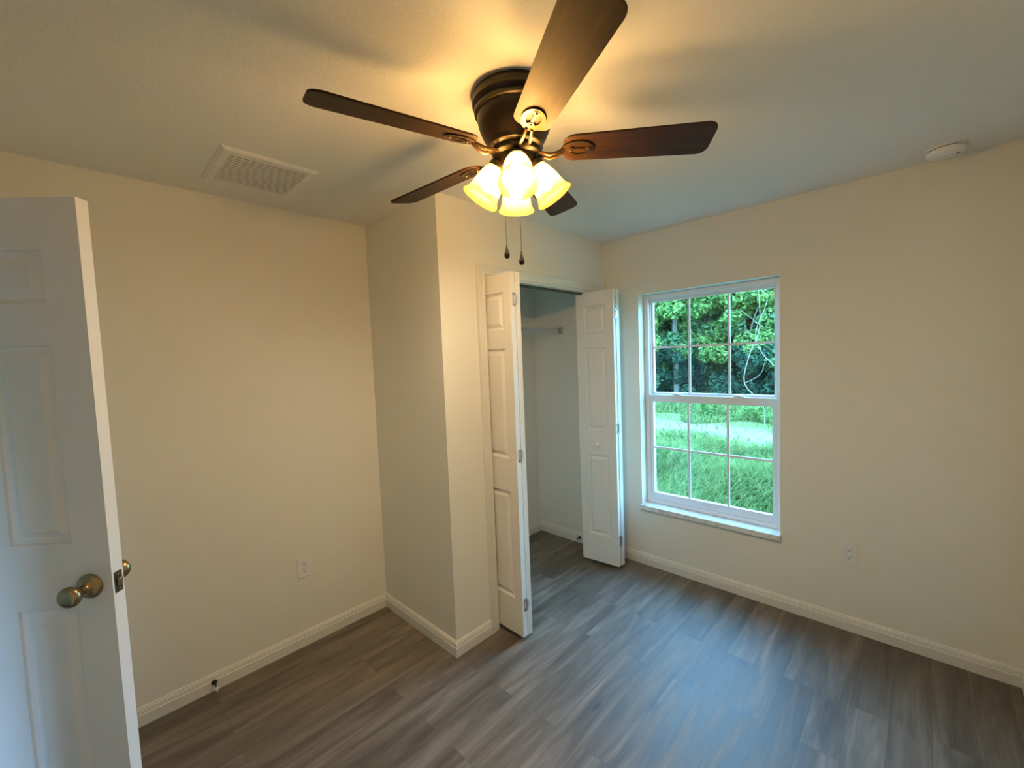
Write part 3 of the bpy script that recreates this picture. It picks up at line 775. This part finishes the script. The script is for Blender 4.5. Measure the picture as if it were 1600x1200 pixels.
# undergrowth
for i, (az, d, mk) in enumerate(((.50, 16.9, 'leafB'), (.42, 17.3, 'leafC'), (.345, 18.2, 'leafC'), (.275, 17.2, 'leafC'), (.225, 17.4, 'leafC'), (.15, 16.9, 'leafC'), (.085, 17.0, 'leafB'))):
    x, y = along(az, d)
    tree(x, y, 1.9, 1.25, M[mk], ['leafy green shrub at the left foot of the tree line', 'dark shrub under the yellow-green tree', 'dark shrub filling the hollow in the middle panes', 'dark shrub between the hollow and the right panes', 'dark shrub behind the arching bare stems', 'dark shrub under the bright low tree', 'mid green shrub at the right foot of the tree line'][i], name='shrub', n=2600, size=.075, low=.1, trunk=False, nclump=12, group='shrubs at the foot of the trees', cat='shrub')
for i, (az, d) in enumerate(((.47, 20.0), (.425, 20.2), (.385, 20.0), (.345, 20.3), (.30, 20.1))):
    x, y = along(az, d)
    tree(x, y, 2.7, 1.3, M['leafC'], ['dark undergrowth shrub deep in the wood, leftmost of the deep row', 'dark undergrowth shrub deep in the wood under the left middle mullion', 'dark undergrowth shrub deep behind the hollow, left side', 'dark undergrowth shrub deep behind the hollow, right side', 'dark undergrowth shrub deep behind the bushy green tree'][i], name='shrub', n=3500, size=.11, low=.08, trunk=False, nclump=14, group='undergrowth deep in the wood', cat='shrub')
# near low weeds beyond the track (right side)
for i, (az, d, h, sp_) in enumerate(((.155, 11.3, .55, .55), (.115, 11.0, .60, .55), (.245, 12.3, .42, .5), (.33, 12.8, .40, .5))):
    x, y = along(az, d)
    tree(x, y, h, sp_, M['leafA' if i > 1 else 'leafB'], ['leafy green weed clump just left of the darker one at the right of the track', 'darker leafy weed clump at the right end of the sandy track', 'small green weed clump behind the middle of the track', 'small green weed clump behind the left part of the track'][i], name='weed_clump', n=900, size=.04, low=.05, trunk=False, nclump=10, group='weed clumps beyond the track', cat='weed')

# pale bare saplings


def sapling(az, d, paths, label, leaves=None):
    x, y = along(az, d); root = tag(empty('bare_sapling', (x, y, GZ)), label, 'sapling', 'bare saplings before the trees')
    t = MB(); side = Vector((math.sin(az), -math.cos(az), 0))
    for pts, r0 in paths:
        P = [side*s+Vector((0, 0, z))+Vector((math.cos(az), math.sin(az), 0))*(.1*math.sin(3*z)) for s, z in pts]
        Q = []
        for i in range(len(P)-1):
            a_, b_, c_, d_ = P[max(i-1, 0)], P[i], P[i+1], P[min(i+2, len(P)-1)]
            for u in (0, .25, .5, .75): Q.append(.5*((2*b_)+(c_-a_)*u+(2*a_-5*b_+4*c_-d_)*u*u+(3*b_-a_-3*c_+d_)*u**3))
        P = Q+[P[-1]]
        t.tube(P, [r0*(1-.6*i/(len(P)-1)) for i in range(len(P))], 6)
    t.build('stem', M['stem'], root, 60)
    if leaves:
        v, f = leaf_cloud([tuple(side*s+Vector((0, 0, z))) for s, z in leaves], [.16]*len(leaves), 26*len(leaves), .055)
        mesh_np('leaves', v, f, M['leafA'], root)


sapling(.232, 11.5, [([(0, 0), (-.05, .5), (-.42, 1.0), (-.30, 1.7), (-.1, 2.3), (-.12, 3.2)], .011), ([(0, .45), (.30, .9), (.26, 1.3), (-.05, 1.7), (-.18, 2.2), (.05, 2.9), (.0, 3.4)], .009), ([(-.42, 1.0), (-.1, 1.2), (0, 1.5)], .005), ([(-.02, 2.3), (-.5, 2.75)], .005)], 'pale bare branching sapling near the middle mullion of the window view', [(-.3, .45), (.35, .5), (.55, .8), (0, .3)])
sapling(.165, 12.0, [([(0, 0), (.05, .7), (.25, 1.4), (.36, 1.9), (.40, 2.7)], .005), ([(.33, 1.75), (.45, 1.3), (.58, .95)], .005), ([(.36, 1.9), (.62, 2.5)], .005)], 'pale bare sapling with a drooping side branch at the right of the window view')

# grass blades: denser near the house
def grass_obj(name, n, a0, a1, r0, r1, hmin, hmax, wd, m, label, bare=True):
    az = rng.uniform(a0, a1, n); r = np.sqrt(rng.uniform(r0**2, r1**2, n))
    x = CAM.x+r*np.cos(az); y = CAM.y+r*np.sin(az)
    keep = x > WX+XT+.5
    if bare:
        band = np.abs(x-.25*y-8.4); wob = .5*np.sin(x*1.7+y*2.3)+.5*np.sin(y*3.1-x)
        keep &= (band+wob > 1.3) | (rng.uniform(size=n) < .03)
    x, y = x[keep], y[keep]; n = len(x)
    patch = .75+.35*np.sin(x*2.1+1.3*y)*np.sin(y*1.7-.6*x)
    h = rng.uniform(hmin, hmax, n)*patch; t = rng.uniform(0, 2*math.pi, n); lean = rng.uniform(.2, 1.0, n)*h
    w2 = wd*rng.uniform(.6, 1.4, n)
    p = np.stack([x, y, np.full(n, GZ)], 1); d = np.stack([np.cos(t), np.sin(t), 0*t], 1); s = np.stack([-np.sin(t+.6), np.cos(t+.6), 0*t], 1)
    up_ = np.array([0, 0, 1.])
    b0 = p-s*w2[:, None]; b1 = p+s*w2[:, None]
    mid = p+d*(lean*.35)[:, None]+up_*(h*.65)[:, None]; m0 = mid-s*(w2*.8)[:, None]; m1 = mid+s*(w2*.8)[:, None]
    tip = p+d*lean[:, None]+up_*(h*rng.uniform(.75, 1.05, n))[:, None]; t0 = tip-s*(w2*.12)[:, None]; t1 = tip+s*(w2*.12)[:, None]
    v = np.stack([b0, b1, m1, m0, t1, t0], 1).reshape(-1, 3); base_ = np.arange(n)[:, None]*6
    f = np.concatenate([base_+np.array([[0, 1, 2, 3]]), base_+np.array([[3, 2, 4, 5]])])
    return tag(mesh_np(name, v, f, m), label, 'grass', kind='stuff')


grass_obj('grass', 60000, .02, .66, 3.2, 8.2, .16, .46, .0060, M['grass'], 'tall green grass growing from the house to the sandy track')
grass_obj('grass', 50000, .0, .68, 8.2, 19, .10, .24, .011, M['grass'], 'shorter green grass between the sandy track and the trees')
